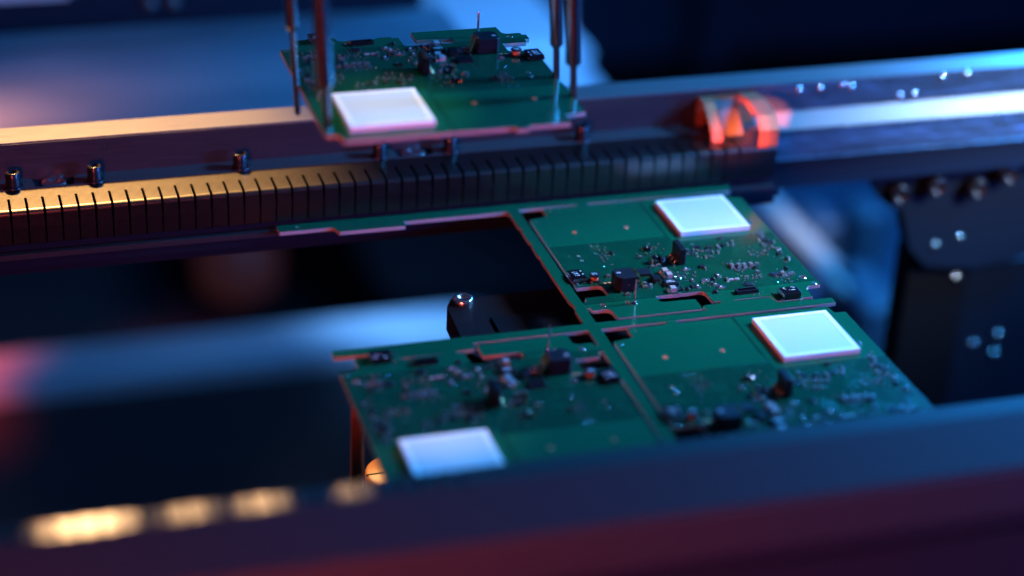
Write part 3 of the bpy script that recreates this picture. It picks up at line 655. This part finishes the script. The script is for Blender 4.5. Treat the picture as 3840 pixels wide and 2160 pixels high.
b = MB(); b.lathe([(.33, -1.05), (.33, -.90), (.28, -.86), (.17, -.86), (.15, -.95), (.02, -.95)], TIN, 20, (-7.86, -1.02, 0)); b.obj('block_screw', t)
t = thing('round_cap', 'round metal cap with a face coloured for orange light below the near left board corner', 'cap')
b = MB(); b.lathe([(1.10, -9.5), (1.10, -6.35)], ANOD, 40, (-10.53, -3.62, .48)); b.obj('cap_body', t)
b = MB(); b.lathe([(1.10, -6.35), (1.12, -6.33), (1.12, -6.05), (1.04, -5.98), (.2, -5.98)], CAPC, 40, (-10.53, -3.62, .48)); b.obj('cap_face', t)
b = MB(); b.box(-11.64, -11.0, -3.64, -3.60, -5.54, -5.48, RUBBER); b.obj('slot', t)
t = thing('support_post', 'slim support post, its orange glint put into the colour, under the panel corner', 'post')
b = MB(); b.lathe([(.20, -40), (.20, -1.65)], ORANGE_LIT, 18, (-12.35, -5.4, 0)); b.obj('shaft', t)  # orange glint is the shaft's base colour
b = MB(); b.lathe([(.24, -1.65), (.24, -1.3), (.18, -1.2)], ANOD, 18, (-12.35, -5.4, 0)); b.obj('post_cap', t)
t = thing('lower_rail', 'wide blurred metal rail deep below the panel, lit blue', 'rail')
b = MB(); b.box(-60, 9, 45.8, 50.2, -31, -30, SHEET); b.obj('rail_top', t)
b = MB(); b.box(-60, 9, 46, 48, -41, -31, RUBBER); b.obj('rail_web', t)
o = MB().lathe([(1.6, -41), (3.0, -40.0), (3.2, -37.5), (1.8, -35.8)], REDGLOW, 20, (-2.6, 75, 0)).obj('red_glow_body'); tag(o, 'dim red glowing body added for the blurred red haze in the dark below the panel', 'added glow')  # added glowing body, stands for a blurred red reflection

# ================================================================== right side under the beam
t = thing('motor_bracket', 'dark rounded bracket with screws hanging under the beam at right', 'bracket')
pf = fillet([(10.2, -1.3, .1), (11.3, -3.0, .5), (12.0, -3.2, .4), (12.6, -5.0, .5), (13.4, -5.85, .5), (15.7, -6.2, .5), (19.5, -5.6, .5), (19.5, -1.3, .1)], .3, 6)
b = MB(); n = len(pf); vs = [(x, 6.5, z) for x, z in pf] + [(x, 7.3, z) for x, z in pf]
b.add(vs, [(i, (i + 1) % n, n + (i + 1) % n, n + i) for i in range(n)] + [tuple(range(n - 1, -1, -1)), tuple(range(n, 2 * n))], ANOD); b.obj('bracket_plate', t)
b = MB(); b.lathe([(.42, 0), (.42, .5), (.36, .56), (.22, .56), (.2, .42), (.02, .42)], SCREW, 20, axis='y'); bs = b.mesh('cap_screw')
for x, z in ((11.55, -2.35), (13.1, -2.15), (14.9, -2.4), (16.2, -1.9)): put('cap_screw', bs, t, (x, 6.5, z))
b = MB(); b.lathe([(.14, 0), (.14, .06), (.06, .11)], TIN, 12, axis='y'); ds = b.mesh('dome_screw')
for x, z in ((13.66, -4.9), (14.7, -4.7)): put('dome_screw', ds, t, (x, 6.5, z))
t = thing('machine_support', 'dark brown machine leg below the hanging bracket at right', 'machine support')
b = MB(); b.box(13.0, 15.6, 7.0, 8.2, -40, -5.4, DARK); b.obj('leg_post', t)
b = MB(); b.lathe([(.2, 0), (.2, .08), (.08, .14)], TIN, 12, axis='y'); bb = b.mesh('dome_screw'); put('dome_screw', bb, t, (15.15, 7.0, -6.75))
t = thing('side_panel', 'dark blue side panel with three screws at the lower right edge', 'panel')
b = MB(); b.box(15.9, 40, 7.4, 8.0, -40, -6.5, ANOD); b.obj('panel_sheet', t)
for x, z in ((16.7, -10.2), (17.8, -9.9), (17.8, -10.8)): put('dome_screw', ds, t, (x, 7.4, z))

# ================================================================== background
t = thing('cover_sheet', 'large smooth metal cover behind the yellow lit beam, blue with a pink glow', 'machine cover')
b = MB(); b.box(-60, -0.6, 9.0, 28.4, -2.3, -2.0, SHEET); b.obj('sheet', t)
b = MB(); b.box(-60, -1.6, 28.5, 29.2, -8, 2.6, ANOD); b.obj('upright_flange', t)
b = MB(); b.box(-60, -17.4, 28.3, 28.499, -.52, 2.4, BEIGE); b.obj('beige_strip', t)
b = MB(); b.lathe([(.30, 0), (.30, .1), (.22, .2), (.06, .26)], ALUD, 14, axis='y'); bigd = b.mesh('dome_screw')
for x, z in ((-13.95, -1.0), (-12.9, -1.0)): put('dome_screw', bigd, t, (x, 28.5, z))
t = thing('machine_block', 'pale blue lit block out of focus behind the lifted board', 'machine block', group='pale blocks behind the lifted board')
b = MB(); b.bbox(9.4, 18.5, 60.0, 73.5, -18.8, -17.2, 0.6, WHITEM); b.obj('block_top', t); MB().box(9.9, 18.0, 61.0, 73.0, -24.2, -18.8, NAVY).obj('block_base', t)
t = thing('machine_block', 'pale blue lit block out of focus behind the right gripper pins', 'machine block', group='pale blocks behind the lifted board')
b = MB(); b.bbox(12.0, 17.4, 51.3, 59.5, -19.0, -17.4, 0.5, WHITEM); b.obj('block_top', t); MB().box(12.5, 16.9, 52.3, 59.0, -24.4, -19.0, NAVY).obj('block_base', t)
t = thing('cross_bar', 'blurred beige bar running away behind the right board edges', 'bar')
b = MB(); b.bbox(22.6, 24.0, 30, 44, -20.6, -20, .2, BEIGE); b.obj('bar_body', t)
for x, y, w, d, h, lab in ((24.6, 37.6, 1.9, 3.2, .9, 'small pale blue block out of focus beside the beige bar'), (27.4, 37.8, 2.2, 2.4, 1.2, 'pale blue block out of focus under the hanging bracket'), (22.9, 27.6, 2.6, 5.2, 1.0, 'long blue block out of focus beside the lower right board')):
    t = thing('machine_block', lab, 'machine block', group='blue blocks in the depth right of the boards')
    b = MB(); b.bbox(x, x + w, y, y + d, -23, -21 + h, .3, BLUEB); b.obj('block_body', t)
t = thing('base_plate', 'dark blue base plate deep behind the panel at right', 'machine base')
b = MB(); b.box(12, 60, 10, 62, -24, -23, NAVY); b.obj('plate', t)
t = thing('machine_cabinet', 'dark navy machine cabinet with a slim upright post in the far background', 'cabinet')
b = MB(); b.box(22, 130, 112, 120, -40, 40, NAVY); b.obj('cabinet_body', t)
b = MB(); b.box(47, 49.5, 108, 110.5, -40, 30, NAVY); b.obj('post', t)
struct(MB().box(-400, 400, -300, 400, -42, -41, FLOORM).obj('floor'))
struct(MB().box(-400, 400, 150, 152, -42, 120, WALLM).obj('wall'))
